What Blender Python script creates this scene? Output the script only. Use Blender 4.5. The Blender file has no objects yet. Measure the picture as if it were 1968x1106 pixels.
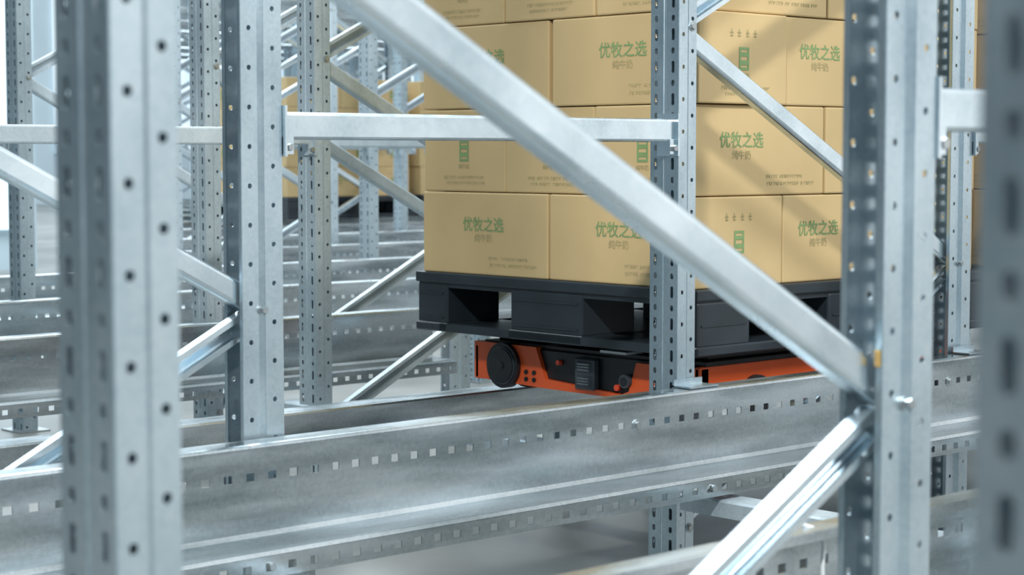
import bpy, bmesh, math, random
from mathutils import Vector, Matrix
random.seed(4)
S=bpy.context.scene
try: S.view_settings.view_transform='Standard'
except Exception: pass
COL=S.collection

# ---------------------------------------------------------------- materials
def new_mat(name):
    m=bpy.data.materials.new(name); m.use_nodes=True
    nt=m.node_tree; b=nt.nodes['Principled BSDF']; return m,nt,b
def ramp(nt,fac,stops):
    r=nt.nodes.new('ShaderNodeValToRGB'); cr=r.color_ramp
    while len(cr.elements)<len(stops): cr.elements.new(0.5)
    for e,(p,c) in zip(cr.elements,stops):
        e.position=p; e.color=(*c,1) if len(c)==3 else c
    nt.links.new(fac,r.inputs[0]); return r
def noise(nt,scale,detail=4,vec=None,stretch=None):
    tc=nt.nodes.new('ShaderNodeTexCoord'); n=nt.nodes.new('ShaderNodeTexNoise')
    n.inputs['Scale'].default_value=scale; n.inputs['Detail'].default_value=detail
    if stretch:
        mp=nt.nodes.new('ShaderNodeMapping'); mp.inputs['Scale'].default_value=stretch
        nt.links.new(tc.outputs['Object'],mp.inputs[0]); nt.links.new(mp.outputs[0],n.inputs['Vector'])
    else: nt.links.new(tc.outputs['Object'],n.inputs['Vector'])
    return n
def galv(name,lo,hi,rough=(0.32,0.5),stretch=(1,1,1),metal=0.85,scale=9):
    m,nt,b=new_mat(name)
    n=noise(nt,scale,6,stretch=stretch)
    r=ramp(nt,n.outputs[0],[(0.3,lo),(0.7,hi)])
    tc=nt.nodes.new('ShaderNodeTexCoord'); v=nt.nodes.new('ShaderNodeTexVoronoi'); v.inputs['Scale'].default_value=160
    nt.links.new(tc.outputs['Object'],v.inputs['Vector'])
    bw=nt.nodes.new('ShaderNodeRGBToBW'); nt.links.new(v.outputs['Color'],bw.inputs[0])
    mx=nt.nodes.new('ShaderNodeMix'); mx.data_type='RGBA'; mx.blend_type='OVERLAY'; mx.inputs[0].default_value=0.10
    nt.links.new(r.outputs[0],mx.inputs[6]); nt.links.new(bw.outputs[0],mx.inputs[7])
    nt.links.new(mx.outputs[2],b.inputs['Base Color'])
    n2=noise(nt,scale*2.3,5,stretch=stretch)
    mr=nt.nodes.new('ShaderNodeMapRange'); mr.inputs[1].default_value=.3; mr.inputs[2].default_value=.7
    mr.inputs[3].default_value=rough[0]; mr.inputs[4].default_value=rough[1]
    nt.links.new(n2.outputs[0],mr.inputs[0]); nt.links.new(mr.outputs[0],b.inputs['Roughness'])
    b.inputs['Metallic'].default_value=metal
    return m
M_POST=galv('galvanised_post',(.43,.53,.59),(.62,.73,.79),(.27,.40),(1,1,.35),.92)
M_BRACE=galv('galvanised_brace',(.56,.67,.73),(.78,.88,.94),(.18,.30),(1,1,1),.93)
M_DULL=galv('dull_galvanised_post',(.34,.42,.46),(.50,.59,.64),(.50,.60),(1,1,.35),.30)  # carton reflections toned down in the material: darker, rougher, less metallic post steel
M_DULLB=galv('dull_galvanised_brace',(.40,.48,.53),(.58,.67,.72),(.45,.55),(1,1,.35),.30)  # same muted reflections for braces, ties and cross beams
M_RAIL=galv('galvanised_rail',(.20,.245,.26),(.68,.75,.79),(.17,.40),(.3,1,2.2),.95,6)
def plain(name,col,rough=.5,metal=0,var=.12,scale=12,bump=0):
    m,nt,b=new_mat(name)
    n=noise(nt,scale,5)
    lo=tuple(c*(1-var) for c in col); hi=tuple(min(1,c*(1+var)) for c in col)
    r=ramp(nt,n.outputs[0],[(.3,lo),(.7,hi)]); nt.links.new(r.outputs[0],b.inputs['Base Color'])
    b.inputs['Roughness'].default_value=rough; b.inputs['Metallic'].default_value=metal
    if bump:
        bp=nt.nodes.new('ShaderNodeBump'); bp.inputs['Strength'].default_value=bump
        n3=noise(nt,scale*12,3); nt.links.new(n3.outputs[0],bp.inputs['Height']); nt.links.new(bp.outputs[0],b.inputs['Normal'])
    return m
M_BOX=plain('cardboard',(.59,.43,.215),.7,0,.08,3,.05)
M_GREEN=plain('green_ink',(.21,.32,.13),.7,0,.1,30)
M_GREY=plain('faded_ink',(.41,.34,.165),.7,0,.1,30)
M_PAL=plain('black_plastic',(.018,.026,.033),.42,0,.2,8,.04)
M_ORANGE=plain('orange_paint',(.72,.10,.02),.4,0,.06,8)
M_BLACK=plain('black_paint',(.008,.009,.011),.35,0,.2,10)
M_RUB=plain('rubber',(.012,.013,.016),.5,0,.2,20)
M_PANEL=plain('grey_panel',(.045,.058,.07),.35,0,.1,20)
M_BOLT=galv('zinc_bolt',(.35,.38,.40),(.50,.54,.55),(.3,.45),(1,1,1),.9)
M_WHITE=plain('white_plastic',(.6,.64,.66),.5,0,.04,8)
M_YEL=plain('yellow_tag',(.55,.33,.06),.5,0,.1,60)
M_RED=plain('red_lens',(.8,.08,.03),.3,0,.1,8)
m,nt,b=new_mat('concrete')
n=noise(nt,1.3,8); r=ramp(nt,n.outputs[0],[(.3,(.13,.135,.125)),(.52,(.21,.215,.205)),(.75,(.33,.34,.33))])
nt.links.new(r.outputs[0],b.inputs['Base Color']); b.inputs['Roughness'].default_value=.35
M_FLOOR=m
M_WALL=plain('wall_paint',(.52,.63,.70),.7,0,.10,.6)
m,nt,b=new_mat('window_glow'); b.inputs['Base Color'].default_value=(.6,.7,.8,1); M_WIN=m
n=noise(nt,.5,3,stretch=(1.6,1,.25)); r=ramp(nt,n.outputs[0],[(.35,(.30,.43,.50)),(.62,(.86,.98,1))])
nt.links.new(r.outputs[0],b.inputs['Emission Color']); b.inputs['Emission Strength'].default_value=.9

# ---------------------------------------------------------------- mesh helpers
def finish(bm,name,mats,loc=(0,0,0),solid=0,smooth=False):
    me=bpy.data.meshes.new(name); bm.to_mesh(me); bm.free()
    for mm in mats: me.materials.append(mm)
    ob=bpy.data.objects.new(name,me); COL.objects.link(ob); ob.location=loc
    if solid:
        md=ob.modifiers.new('s','SOLIDIFY'); md.thickness=solid; md.offset=0
        dg=bpy.context.evaluated_depsgraph_get(); dg.update()
        me2=bpy.data.meshes.new_from_object(ob.evaluated_get(dg)); ob.modifiers.clear(); ob.data=me2; me2.name=name
    return ob
def inst(ob,loc,name=None,dull=False):
    o=bpy.data.objects.new(name or ob.name.split('.')[0],ob.data); COL.objects.link(o); o.location=loc
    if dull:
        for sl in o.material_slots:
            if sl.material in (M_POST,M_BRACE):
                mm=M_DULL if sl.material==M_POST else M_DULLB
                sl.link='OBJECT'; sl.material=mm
    return o
PER=[(-1,-1),(-1/3,-1),(1/3,-1),(1,-1),(1,-1/3),(1,1/3),(1,1),(1/3,1),(-1/3,1),(-1,1),(-1,1/3),(-1,-1/3)]
def tile(bm,o,u,v,cu,cv,w,h,hw,hh,kind,mi):
    out=[];inn=[]
    for sx,sy in PER:
        out.append(bm.verts.new(o+u*(cu+sx*w/2)+v*(cv+sy*h/2)))
        if kind=='sq': x,y=sx*hw,sy*hh
        else:
            l=math.hypot(sx,sy); nx,ny=sx/l,sy/l; rr=min(hw,hh)
            x=nx*rr*(hw/rr if hw<hh else 1); y=ny*rr
            if hh>hw: x=nx*hw; y=ny*hw+math.copysign(hh-hw,ny)
        inn.append(bm.verts.new(o+u*(cu+x)+v*(cv+y)))
    for i in range(12):
        j=(i+1)%12
        f=bm.faces.new((out[i],out[j],inn[j],inn[i])); f.material_index=mi
def strip(bm,p,q,axis,L,holes=None,mi=0,start=0.0):
    u=(q-p); w=u.length; u=u/w
    if not holes:
        vs=[bm.verts.new(x) for x in (p,q,q+axis*L,p+axis*L)]
        f=bm.faces.new(vs); f.material_index=mi; return
    pitch,kinds,fr=holes
    n=int(L/pitch)
    cu=w*fr; tw=2*min(cu,w-cu)
    if cu-tw/2>1e-5: strip(bm,p,p+u*(cu-tw/2),axis,L,None,mi)
    if cu+tw/2<w-1e-5: strip(bm,p+u*(cu+tw/2),q,axis,L,None,mi)
    for i in range(n):
        k=kinds[i%len(kinds)]
        if k is None:
            vs=[bm.verts.new(p+u*(cu+sx*tw/2)+axis*(pitch*(i+sy))) for sx,sy in((-1,0),(1,0),(1,1),(-1,1))]
            f=bm.faces.new(vs); f.material_index=mi
        else: tile(bm,p,u,axis,cu,pitch*(i+.5),tw,pitch,k[0],k[1],k[2],mi)
    rem=L-n*pitch
    if rem>1e-4:
        o=p+axis*(n*pitch)+u*(cu-tw/2)
        vs=[bm.verts.new(x) for x in (o,o+u*tw,o+u*tw+axis*rem,o+axis*rem)]
        f=bm.faces.new(vs); f.material_index=mi
def sweep(bm,prof,P0,P1,N,Q,mi=0):
    a=[bm.verts.new(P0+N*x+Q*y) for x,y in prof]; c=[bm.verts.new(P1+N*x+Q*y) for x,y in prof]
    for i in range(len(prof)-1):
        f=bm.faces.new((a[i],a[i+1],c[i+1],c[i])); f.material_index=mi; f.smooth=False
def box(bm,x0,x1,y0,y1,z0,z1,mi=0,bev=0,seg=1,rot=0):
    r=bmesh.ops.create_cube(bm,size=1)
    vs=r['verts']
    for v in vs:
        v.co=Vector(((x0+x1)/2+v.co.x*(x1-x0),(y0+y1)/2+v.co.y*(y1-y0),(z0+z1)/2+v.co.z*(z1-z0)))
    if rot:
        c=Vector(((x0+x1)/2,(y0+y1)/2,0)); bmesh.ops.rotate(bm,verts=vs,cent=c,matrix=Matrix.Rotation(rot,3,'Z'))
    fs=set(f for v in vs for f in v.link_faces)
    for f in fs: f.material_index=mi
    if bev:
        es=list(set(e for v in vs for e in v.link_edges))
        bmesh.ops.bevel(bm,geom=es,offset=bev,segments=seg,affect='EDGES',profile=.5,material=-1)
def cyl(bm,c,axis,r,L,mi=0,n=24,r2=None):
    res=bmesh.ops.create_cone(bm,cap_ends=True,segments=n,radius1=r,radius2=r if r2 is None else r2,depth=L)
    q=Vector((0,0,1)).rotation_difference(Vector(axis).normalized()).to_matrix().to_4x4()
    bmesh.ops.transform(bm,matrix=Matrix.Translation(Vector(c))@q,verts=res['verts'])
    for f in set(f for v in res['verts'] for f in v.link_faces): f.material_index=mi

Z=Vector((0,0,1)); X=Vector((1,0,0)); Y=Vector((0,1,0))
PIT=.0343
WEBH=[(.0046,.013,'r'),(.0046,.0068,'r')]
SIDE1=[(.0044,.0046,'r'),None]; SIDE2=[None,(.0044,.0046,'r')]
def post(bm,kind,x0,H):
    d=1 if kind=='L' else -1
    def P(a,b): return Vector((x0+d*a,b,0))
    if kind=='L': hw,s1,s2,hw2,dep,lip=.040,.027,.033,.037,.058,.034
    else: hw,s1,s2,hw2,dep,lip=.036,.038,.046,.028,.080,.008
    strip(bm,P(0,hw),P(0,.004),Z,H,(PIT,WEBH,.44))
    strip(bm,P(0,.004),P(.002,.002),Z,H)
    strip(bm,P(.002,.002),P(.002,-.002),Z,H)
    strip(bm,P(.002,-.002),P(0,-.004),Z,H)
    strip(bm,P(0,-.004),P(0,-hw),Z,H,(PIT,WEBH,.56))
    for s in (-1,1):
        strip(bm,P(0,s*hw),P(s1,s*hw),Z,H,(PIT,SIDE1,.5))
        strip(bm,P(s1,s*hw),P(s2,s*hw2),Z,H)
        strip(bm,P(s2,s*hw2),P(dep,s*hw2),Z,H,(PIT,SIDE2,.5))
        strip(bm,P(dep,s*hw2),P(dep,s*(hw2-lip)),Z,H)
BR=[(-.011,.026),(-.020,.026),(-.0205,.007),(-.0195,.0035),(-.017,.001),(-.013,0),(.013,0),(.017,.001),(.0195,.0035),(.0205,.007),(.020,.026),(.011,.026)]
def member(bm,P0,P1,flip=False,mi=1,sc=1.0):
    d=(P1-P0).normalized(); N=d.cross(Y).normalized(); Q=-Y if flip else Y
    off=Y*(.013 if flip else -.013)
    prof=[(x*sc,y) for x,y in BR]
    sweep(bm,prof,P0+off,P1+off,N,Q,mi)
def frame(name,W,H=4.1,loc=(0,0,0)):
    bm=bmesh.new(); post(bm,'L',0,H); post(bm,'R',W,H)
    zl=[.19+1.08*k for k in range(4)]; zr=[.725+1.08*k for k in range(4)]
    xl,xr=.060,W-.055
    pts=[]
    for k in range(4):
        if zl[k]<H-.1: pts.append((zl[k],zr[k-1] if k else None,zr[k] if zr[k]<H else None))
    for zL,zdn,zup in pts:
        if zdn is not None: member(bm,Vector((xl,0,zL-.018)),Vector((xr,0,zdn+.018)))
        if zup is not None: member(bm,Vector((xr,.004,zup-.022)),Vector((xl,.004,zL+.018)),flip=True)
        for s in (-1,1):
            cyl(bm,(.045,s*.037,zL),(0,1,0),.0065,.012,2,6); cyl(bm,(.045,s*.0375,zL),(0,1,0),.010,.003,2,16)
    for z in zr:
        if z<H:
            for s in (-1,1):
                cyl(bm,(xr+.016,s*.034,z),(0,1,0),.0055,.010,2,6); cyl(bm,(xr+.016,s*.0295,z),(0,1,0),.009,.003,2,16)
    for xc in (.03,W-.035):
        box(bm,xc-.06,xc+.06,-.07,.07,0,.005,2)
    return finish(bm,name,[M_POST,M_BRACE,M_BOLT],loc,solid=.0018)

ROW1,ROW2=1.28,2.80
f1=frame('rack_upright_frame',1.038,loc=(.740,ROW1,0))
f2=frame('rack_upright_frame',1.092,loc=(3.018,ROW2,0))
f0=inst(f2,(1.991-1.092,ROW2,0))
f00=inst(f2,(.711,.4335,0))
f5=inst(f1,(2.86,ROW1,0))
inst(f2,(5.20,ROW2,0))
rows=[(4.46,3.30,1),(5.05,3.32,1)]
bgrows=[6.25+1.22*k for k in range(13)]
for y,x0,nn in rows:
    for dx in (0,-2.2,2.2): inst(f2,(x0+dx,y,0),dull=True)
for i,y in enumerate(bgrows):
    x=3.33-2.2+ (i%2)*0.35
    while x<1.05*y+1:
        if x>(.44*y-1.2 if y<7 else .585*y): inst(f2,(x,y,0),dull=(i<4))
        x+=2.2

# ---------------------------------------------------------------- horizontal ties
def tie(name,x0,x1,y,z0=1.025,z1=1.072):
    bm=bmesh.new()
    h=z1-z0
    prof=[(-h/2+.008,.03),(-h/2,.03),(-h/2,.005),(-h/2+.0015,.0015),(-h/2+.005,0),(h/2-.005,0),(h/2-.0015,.0015),(h/2,.005),(h/2,.03),(h/2-.008,.03)]
    sweep(bm,prof,Vector((x0,-.02,0)),Vector((x1,-.02,0)),Z,Y,0)
    for xe,s in ((x0,1),(x1,-1)):
        box(bm,min(xe,xe+s*.004),max(xe,xe+s*.004),-.03,.03,-h/2-.03,h/2+.012,0)
        box(bm,min(xe,xe+s*.022),max(xe,xe+s*.022),-.0235,-.021,-h/2-.026,-h/2+.004,0)
        for dz in (-h/2-.014,):
            cyl(bm,(xe+s*.012,-.027,dz),(0,1,0),.006,.010,1,6)
    return finish(bm,name,[M_BRACE,M_BOLT],(0,y,(z0+z1)/2),solid=.0018)
tie('rack_tie_beam',1.993,3.016,ROW2-.015)
tie('rack_tie_beam',1.78,2.858,ROW1-.01)
tie('rack_tie_beam',4.112,5.198,ROW2-.015)
tr=tie('rack_tie_beam',2.20,3.298,4.44)
tl=tie('rack_tie_beam',1.10,2.20,4.44)
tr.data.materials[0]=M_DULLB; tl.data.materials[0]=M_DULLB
for i,y in enumerate(bgrows[:8]):
    for o,xx in ((tr,i*.9+2.2),(tl,i*.9+4.3)):
        if xx>.56*y or y<7: inst(o,(xx-(2.2 if o is tr else 1.1),y,1.05))

# ---------------------------------------------------------------- rails
def rail(name,x0,x1,y,ztop,face=-1,web=.16,fl=.12,lipH=.042,topf=.05):
    bm=bmesh.new(); L=x1-x0; s=face
    sqh=[(.0068,.0085,'sq')]
    def P(a,z): return Vector((0,a,z))
    strip(bm,P(-s*topf,-.012),P(-s*topf,0),X,L)
    strip(bm,P(-s*topf,0),P(-s*.006,0),X,L)
    strip(bm,P(-s*.006,0),P(-s*.0015,-.0015),X,L)
    strip(bm,P(-s*.0015,-.0015),P(0,-.006),X,L)
    strip(bm,P(0,-.006),P(0,-.035),X,L)
    strip(bm,P(0,-.035),P(0,-.075),X,L,(.0456,sqh,.5))
    strip(bm,P(0,-.075),P(0,-web+.008),X,L)
    strip(bm,P(0,-web+.008),P(s*.008,-web),X,L)
    strip(bm,P(s*.008,-web),P(s*(fl-.006),-web),X,L)
    strip(bm,P(s*(fl-.006),-web),P(s*fl,-web-.006),X,L)
    strip(bm,P(s*fl,-web-.006),P(s*fl,-web-lipH),X,L,(.0456,sqh,.52))
    strip(bm,P(s*fl,-web-lipH),P(s*(fl-.015),-web-lipH),X,L)
    for xb in [k*1.1+.33 for k in range(int(L/1.1))]:
        cyl(bm,(xb,s*.004,-.056),(0,1,0),.0065,.008,1,6); cyl(bm,(xb,s*.002,-.056),(0,1,0),.0105,.003,1,16)
        cyl(bm,(xb+.1,s*(fl+.003),-web-.024),(0,1,0),.0065,.008,1,6)
    return finish(bm,name,[M_RAIL,M_BOLT],(x0,y,ztop),solid=.0022)
mr=rail('shuttle_rail',.3,7.2,2.70,.50)
rail('shuttle_rail',1.0,7.0,1.62,.50,face=1)
r3=rail('shuttle_rail',.8,4.0,4.73,.50)
r4=rail('shuttle_rail',0,12.0,5.9,.50)
for i in range(1,11):
    yy=5.9+1.22*i
    inst(r4,(i*.75 if i<2 else .565*yy,yy,.50))
for i in range(3,13):
    yy=5.9+1.22*i; inst(r4,(.57*yy,yy,2.32)) 
for i in range(6,13):
    yy=6.4+1.22*i; inst(r4,(.57*yy,yy,3.25))
def lowrail(x0,x1,y,legs):
    bm=bmesh.new(); L=x1-x0
    prof=[(-.062,-.045+.02),(-.062,-.045),(-.004,-.045),(0,-.041),(0,.045),(-.05,.045)]
    sweep(bm,prof,Vector((0,0,0)),Vector((L,0,0)),Z,Y,0)
    for xw in legs:
        xx=xw-x0-.025
        box(bm,xx,xx+.05,-.03,.03,-.34,-.004,0)
        box(bm,xx-.03,xx+.08,-.06,.06,-.3499,-.342,0)
    return finish(bm,'running_rail',[M_RAIL],(x0,y,.352),solid=.0022)
lowrail(.8,4.9,3.905,(1.0,2.2,4.2)); lowrail(.8,4.9,3.02,(1.0,2.2,3.28,4.4))

def crossbeam(x,y0,y1,z,w=.07,h=.035):
    bm=bmesh.new()
    prof=[(-w/2,-h),(-w/2,-.004),(-w/2+.004,0),(w/2-.004,0),(w/2,-.004),(w/2,-h)]
    a=[bm.verts.new(Vector((px,0,pz))) for px,pz in prof]; c=[bm.verts.new(Vector((px,y1-y0,pz))) for px,pz in prof]
    for i in range(len(prof)-1): bm.faces.new((a[i],a[i+1],c[i+1],c[i]))
    return finish(bm,'cross_beam',[M_DULLB],(x,y0,z),solid=.002)
crossbeam(3.0,1.66,2.70,.285); crossbeam(4.15,1.66,2.70,.285); crossbeam(1.9,1.66,2.70,.285,.05)
crossbeam(3.33,3.1,4.6,.27)
bm=bmesh.new()
for xw in (3.045,4.07,.93):
    box(bm,xw-.045,xw+.045,2.705,2.757,.5025,.506,0)
    box(bm,xw-.045,xw+.045,2.752,2.757,.42,.518,0)
for xw in (1.955,3.045,4.07,.93):
    box(bm,xw-.05,xw+.05,2.843,2.848,.30,.47,0)
    box(bm,xw-.045,xw+.045,2.843,2.95,.300,.304,0)
finish(bm,'rail_bracket',[M_POST])

# ---------------------------------------------------------------- text templates
def text_mesh(body,size):
    cu=bpy.data.curves.new('t','FONT'); cu.body=body; cu.size=size; cu.align_x='CENTER'; cu.align_y='CENTER'
    cu.resolution_u=2; cu.offset=size*.012
    ob=bpy.data.objects.new('t',cu); COL.objects.link(ob)
    dg=bpy.context.evaluated_depsgraph_get(); dg.update()
    me=bpy.data.meshes.new_from_object(ob.evaluated_get(dg))
    bpy.data.objects.remove(ob)
    return me
T_MAIN=text_mesh('优牧之选',.040); T_SUB=text_mesh('纯牛奶',.023); T_TINY=text_mesh('纯牛奶',.014)
def add_mesh(bm,me,mat,mi):
    vs=[bm.verts.new(mat@v.co) for v in me.vertices]
    for p in me.polygons:
        try: f=bm.faces.new([vs[i] for i in p.vertices]); f.material_index=mi
        except ValueError: pass
def quad(bm,M,x0,x1,y0,y1,mi):
    vs=[bm.verts.new(M@Vector(p)) for p in ((x0,y0,0),(x1,y0,0),(x1,y1,0),(x0,y1,0))]
    f=bm.faces.new(vs); f.material_index=mi
def smallprint(bm,M,x0,y0,n,w,mi,h=.006):
    for r_ in range(n):
        x=x0+random.uniform(0,.006)
        while x<x0+w:
            l=random.uniform(.008,.026)
            k=x
            while k<x+l:
                quad(bm,M,k,k+.0018,y0-r_*.012,y0-r_*.012+h,mi)
                quad(bm,M,k+.0025,k+.0062,y0-r_*.012+h*random.choice((.1,.45,.75)),y0-r_*.012+h,mi); k+=.0085
            x+=l+random.uniform(.004,.009)
def face_print(bm,M,longf,dx=0):
    if longf:
        add_mesh(bm,T_MAIN,M@Matrix.Translation((dx,.022,0)),1)
        add_mesh(bm,T_SUB,M@Matrix.Translation((dx,-.012,0)),2)
        smallprint(bm,M,.02,-.066,1,.03,2,.0075); smallprint(bm,M,.07,-.066,1,.09,2,.0075)
        smallprint(bm,M,.02,-.084,1,.17,2,.0085)
    else:
        for k in (-.045,-.018,.012,.040):
            quad(bm,M,k-.007,k+.007,.058,.061,2); quad(bm,M,k-.002,k+.002,.050,.068,2); quad(bm,M,k-.006,k+.006,.051,.053,2)
        for (a,b_,c,d) in ((-.018,.018,.020,.026),(-.018,-.012,-.022,.020),(.012,.018,-.022,.020),(-.018,.018,-.028,-.022),(-.012,.012,.004,.014),(-.012,.012,-.016,-.005)):
            quad(bm,M,a,b_,c,d,1)
        add_mesh(bm,T_TINY,M@Matrix.Translation((0,-.042,0)),2)
        smallprint(bm,M,-.08,-.074,1,.15,2,.008); smallprint(bm,M,-.07,-.088,1,.14,2,.007)
LB,SB,HB=.487,.323,.2165
def stack(name,loc,layers=5):
    bm=bmesh.new()
    def carton(x0,y0,lx,ly,z):
        j=lambda:random.uniform(-.003,.003)
        x0+=j(); y0+=j(); rot=random.uniform(-.006,.006)
        if z>.4 and z<.5 and x0<.02 and y0<.02: y0-=.012
        x1=x0+lx-.003; y1=y0+ly-.003; z1=z+HB-.002
        box(bm,x0,x1,y0,y1,z,z1,0,.004,2,rot)
        e=.0010
        R=Matrix.Translation(((x0+x1)/2,(y0+y1)/2,(z+z1)/2))@Matrix.Rotation(rot,4,'Z')
        Mx=R@Matrix.Translation((-(x1-x0)/2-e,0,0))@Matrix(((0,0,-1,0),(-1,0,0,0),(0,1,0,0),(0,0,0,1)))
        if x0<.03: face_print(bm,Mx,ly>lx)
        My=R@Matrix.Translation((0,-(y1-y0)/2-e,0))@Matrix(((1,0,0,0),(0,0,-1,0),(0,1,0,0),(0,0,0,1)))
        if y0<.03: face_print(bm,My,lx>ly,-.07 if x0<.1 else -.105)
    for L in range(layers):
        z=L*HB
        if L%2==0:
            for c in (0,LB+SB+.004):
                for k in range(2): carton(c,k*(LB+.004),SB,LB,z)
            for k in range(3): carton(SB+.002,k*(SB+.003),LB,SB,z)
        else:
            for k in range(3): carton(0,k*(SB+.003),LB,SB,z)
            for c in (LB+.002,LB+SB+.004):
                for k in range(2): carton(c,k*(LB+.004),SB,LB,z)
    return finish(bm,name,[M_BOX,M_GREEN,M_GREY],loc)
def pallet(loc):
    bm=bmesh.new(); Lx,Ly,H=1.2,1.02,.158
    box(bm,0,Lx,0,Ly,H-.028,H,0,.004,2)
    box(bm,.008,Lx-.008,.008,Ly-.008,H-.04,H-.028,0)
    ys=[(0,.13),(.38,.65),(.89,1.02)]; xs=[(0,.20),(.49,.71),(1.0,1.2)]
    for y0,y1 in ys:
        for x0,x1 in xs:
            box(bm,x0+.005,x1-.005,y0+.005,y1-.005,.02,H-.03,0,.006,2)
            if x0==0: 
                box(bm,x0+.002,x0+.008,y0+.02,y1-.02,.035,.039,0); box(bm,x0+.002,x0+.008,y0+.02,y1-.02,.1,.104,0)
            if y0==0: 
                box(bm,x0+.02,x1-.02,y0+.002,y0+.008,.07,.074,0)
    for y0,y1 in ys: box(bm,0,Lx,y0,y1,0,.024,0,.004,1)
    for x0,x1 in xs: box(bm,x0,x1,.1,Ly-.1,0.001,.022,0)
    return finish(bm,'plastic_pallet',[M_PAL],loc)
PX,PY,PZ=3.31,2.965,.525
p=pallet((PX,PY,PZ)); s=stack('stacked_cardboard_boxes',(PX+.008,PY+.02,PZ+.1585))
inst(p,(4.62,2.965,.525)); inst(s,(4.628,2.985,.525+.1585))
s4=None
for (x,y,z) in ((8.15,11.24,.525),(9.4,11.24,.525),(10.65,11.24,.525)):
    inst(p,(x,y,z))
    if s4 is None: s4=stack('stacked_cardboard_boxes',(x+.008,y+.02,z+.1585),4)
    else: inst(s4,(x+.008,y+.02,z+.1585))

# ---------------------------------------------------------------- shuttle vehicle
bm=bmesh.new()
x0,x1,y0,y1=3.40,4.42,3.035,3.845; zb,zt=.395,.497
box(bm,x0+.012,x1-.012,y0+.012,y1-.012,zb+.006,zt-.004,1,.004)
def prism(ptsYZ,xa,xb,mi):
    a=[bm.verts.new((xa,y,z)) for y,z in ptsYZ]; c=[bm.verts.new((xb,y,z)) for y,z in ptsYZ]
    n=len(a)
    fs=[bm.faces.new(a),bm.faces.new(c[::-1])]+[bm.faces.new((a[j],a[i],c[i],c[j])) for i in range(n) for j in [(i+1)%n]]
    for f in fs: f.material_index=mi
prism([(y1,zb+.004),(y1,zt),(3.605,zt),(3.57,zb+.022),(3.30,zb+.006),(3.27,zb+.016),(3.245,zt-.012),(y0,zt-.010),(y0,zb),(3.30,zb-.004),(3.60,zb-.002)],x0,x0+.03,0)
for (ya,yb) in ((y0,y0+.02),(y1-.02,y1)):
    box(bm,x0,x1,ya,yb,zb,zt-.006,0,.006,2)
box(bm,x1-.03,x1,y0,y1,zb,zt-.004,0,.006,2)
box(bm,x0+.02,x1-.02,y0-.002,y1-.02,zt-.006,zt+.004,1)
for ya in (y0+.03,y1-.17): box(bm,x0+.06,x1-.06,ya,ya+.14,zt+.004,.5245,1,.003)
box(bm,x0-.01,x0+.05,3.27,3.36,zt+.006,zt+.012,4); box(bm,x0-.02,x0+.05,3.84,3.93,.519,.5245,4)
for xs_,sg in ((x0,-1),(x1,1)):
    for yy in (3.722,):
        cyl(bm,(xs_+sg*.002,yy,zb+.046),(1,0,0),.060,.022,2,48)
        cyl(bm,(xs_+sg*.014,yy,zb+.046),(1,0,0),.050,.004,3,40)
        cyl(bm,(xs_+sg*.017,yy,zb+.046),(1,0,0),.046,.004,1,40)
        cyl(bm,(xs_+sg*.020,yy,zb+.046),(1,0,0),.012,.004,2,24)
for xx in (x0+.2,x1-.2):
    for yy,sg in ((y0,-1),(y1,1)): 
        cyl(bm,(xx,yy+sg*.004,zb+.012),(0,1,0),.052,.02,2,36)
box(bm,x0-.008,x0+.014,3.385,3.455,zb+.008,zb+.088,3,.004)
box(bm,x0-.011,x0,3.395,3.445,zb+.052,zb+.080,5,.002); box(bm,x0-.011,x0,3.395,3.445,zb+.016,zb+.044,5,.002)
for zc in (.059,.066,.073,.023,.030,.037):
    box(bm,x0-.0125,x0-.010,3.40,3.44,zb+zc-.001,zb+zc+.001,7)
for yy in (3.64,3.61): 
    cyl(bm,(x0-.001,yy,zb+.035),(1,0,0),.006,.006,1,16); cyl(bm,(x0-.001,yy,zb+.016),(1,0,0),.006,.006,1,16)
cyl(bm,(x0+.008,3.525,zb+.068),(1,0,0),.007,.014,6,20)
cyl(bm,(x0+.008,3.315,zb+.022),(1,0,0),.008,.014,6,20)
cyl(bm,(x0+.002,3.275,zb+.042),(1,0,0),.017,.03,3,24); cyl(bm,(x0-.008,3.275,zb+.042),(1,0,0),.011,.014,2,24)
finish(bm,'pallet_shuttle',[M_ORANGE,M_BLACK,M_RUB,M_PANEL,M_WHITE,M_PANEL,M_RED,M_BOLT])

bm=bmesh.new(); box(bm,1.6945,1.6965,1.2535,1.2605,.768,.786,0,.0006)
for k in range(4): box(bm,1.694,1.6946,1.2545,1.2595,.770+k*.004,.7715+k*.004,1)
finish(bm,'post_tag',[M_YEL,M_BOLT])
cu=bpy.data.curves.new('hanging_cable','CURVE'); cu.dimensions='3D'; cu.bevel_depth=.003
sp=cu.splines.new('BEZIER'); pts=[(2.0,1.60,.505),(2.025,1.59,.49),(2.03,1.59,.44),(2.05,1.60,.36),(2.10,1.60,.33)]
sp.bezier_points.add(len(pts)-1)
for bp,pp in zip(sp.bezier_points,pts): bp.co=pp; bp.handle_left_type=bp.handle_right_type='AUTO'
cu.materials.append(M_WHITE); o=bpy.data.objects.new('hanging_cable',cu); COL.objects.link(o)

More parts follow.
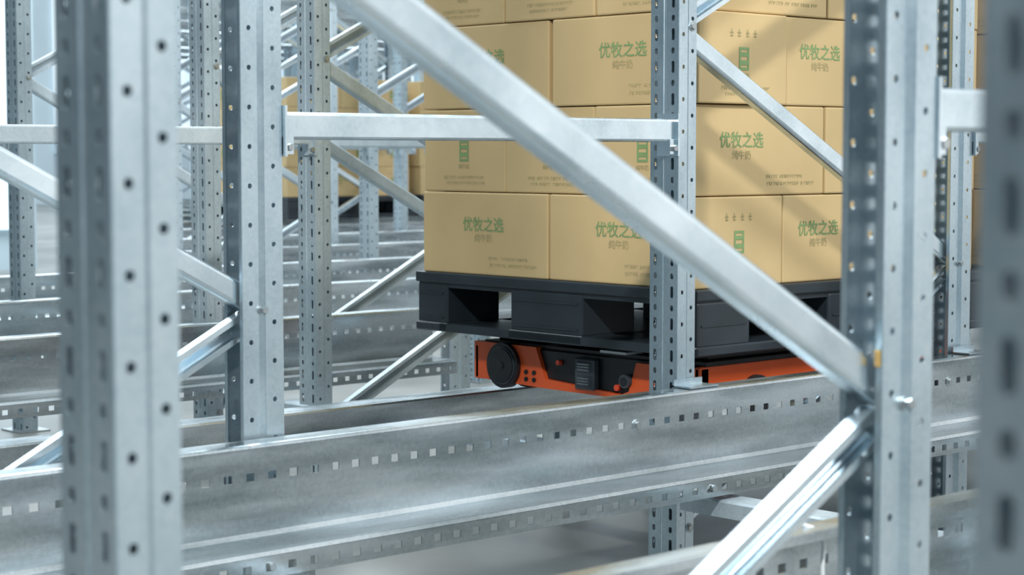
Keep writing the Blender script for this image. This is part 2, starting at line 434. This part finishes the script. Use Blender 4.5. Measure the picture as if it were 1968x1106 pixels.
# ---------------------------------------------------------------- room
def slab(name,x0,x1,y0,y1,z0,z1,mat):
    bm=bmesh.new(); box(bm,x0,x1,y0,y1,z0,z1); return finish(bm,name,[mat])
slab('floor',-6,40,-8,34,-.1,0,M_FLOOR)
slab('wall_back',-6,40,34,34.3,0,12,M_WALL)
slab('wall_right',40,40.3,-8,34.3,0,12,M_WALL)
slab('wall_left',3,8.2,15.0,15.2,0,9,M_WALL)
for i in range(2): slab('window_%d'%(i+7),3.6+i*2.35,5.7+i*2.35,14.93,14.99,.35,6.5,M_WIN)
for i in range(6): slab('window_%d'%(i+1),4+i*5,8.4+i*5,33.93,33.99,1.0,6.5,M_WIN)

# ---------------------------------------------------------------- lights
w=bpy.data.worlds.new('World'); S.world=w; w.use_nodes=True; nt=w.node_tree
bg=nt.nodes['Background']; tc=nt.nodes.new('ShaderNodeTexCoord')
vd=nt.nodes.new('ShaderNodeVectorMath'); vd.operation='DOT_PRODUCT'; vd.inputs[1].default_value=Vector((.62,-.66,.45)).normalized()
nt.links.new(tc.outputs['Generated'],vd.inputs[0])
mrn=nt.nodes.new('ShaderNodeMapRange'); mrn.inputs[1].default_value=-1; mrn.inputs[2].default_value=1
nt.links.new(vd.outputs['Value'],mrn.inputs[0])
r=ramp(nt,mrn.outputs[0],[(.0,(.03,.055,.075)),(.40,(.065,.11,.14)),(.64,(.29,.41,.48)),(.85,(.95,1.0,1.0)),(1,(1,1,1))])
nt.links.new(r.outputs[0],bg.inputs['Color']); bg.inputs['Strength'].default_value=1.1
def area(name,loc,tgt,sx,sy,e,col=(1,1,1)):
    l=bpy.data.lights.new(name,'AREA'); l.shape='RECTANGLE'; l.size=sx; l.size_y=sy; l.energy=e; l.color=col
    o=bpy.data.objects.new(name,l); COL.objects.link(o); o.location=loc
    o.rotation_euler=(Vector(tgt)-Vector(loc)).to_track_quat('-Z','Y').to_euler()
area('unseen_lamp',(-1.2,-.6,4.6),(3.3,3.3,1.2),.35,.35,430,(1,.985,.95))
area('unseen_lamp',(4.5,-3,6),(3.2,2.5,.8),3,1,300,(.92,.97,1))  # added area light, gives the steel something bright to reflect
area('unseen_lamp',(5,9,7),(6,9,0),7,7,1250,(.86,.95,1))  # added area light above the rows, lifts the far floor
area('unseen_lamp',(14,20,9),(13,20,0),10,10,2600,(.86,.95,1))  # added area light, lightens the distant racks

# ---------------------------------------------------------------- camera
cd=bpy.data.cameras.new('camera'); cam=bpy.data.objects.new('camera',cd); COL.objects.link(cam); S.camera=cam
cam.location=(0,0,1.0); cd.lens=67.35; cd.sensor_width=36; cd.clip_start=.05
cam.rotation_euler=(math.radians(90-4.008),0,-math.atan2(.677,.736))
cd.dof.use_dof=True; cd.dof.focus_distance=4.2; cd.dof.aperture_fstop=7
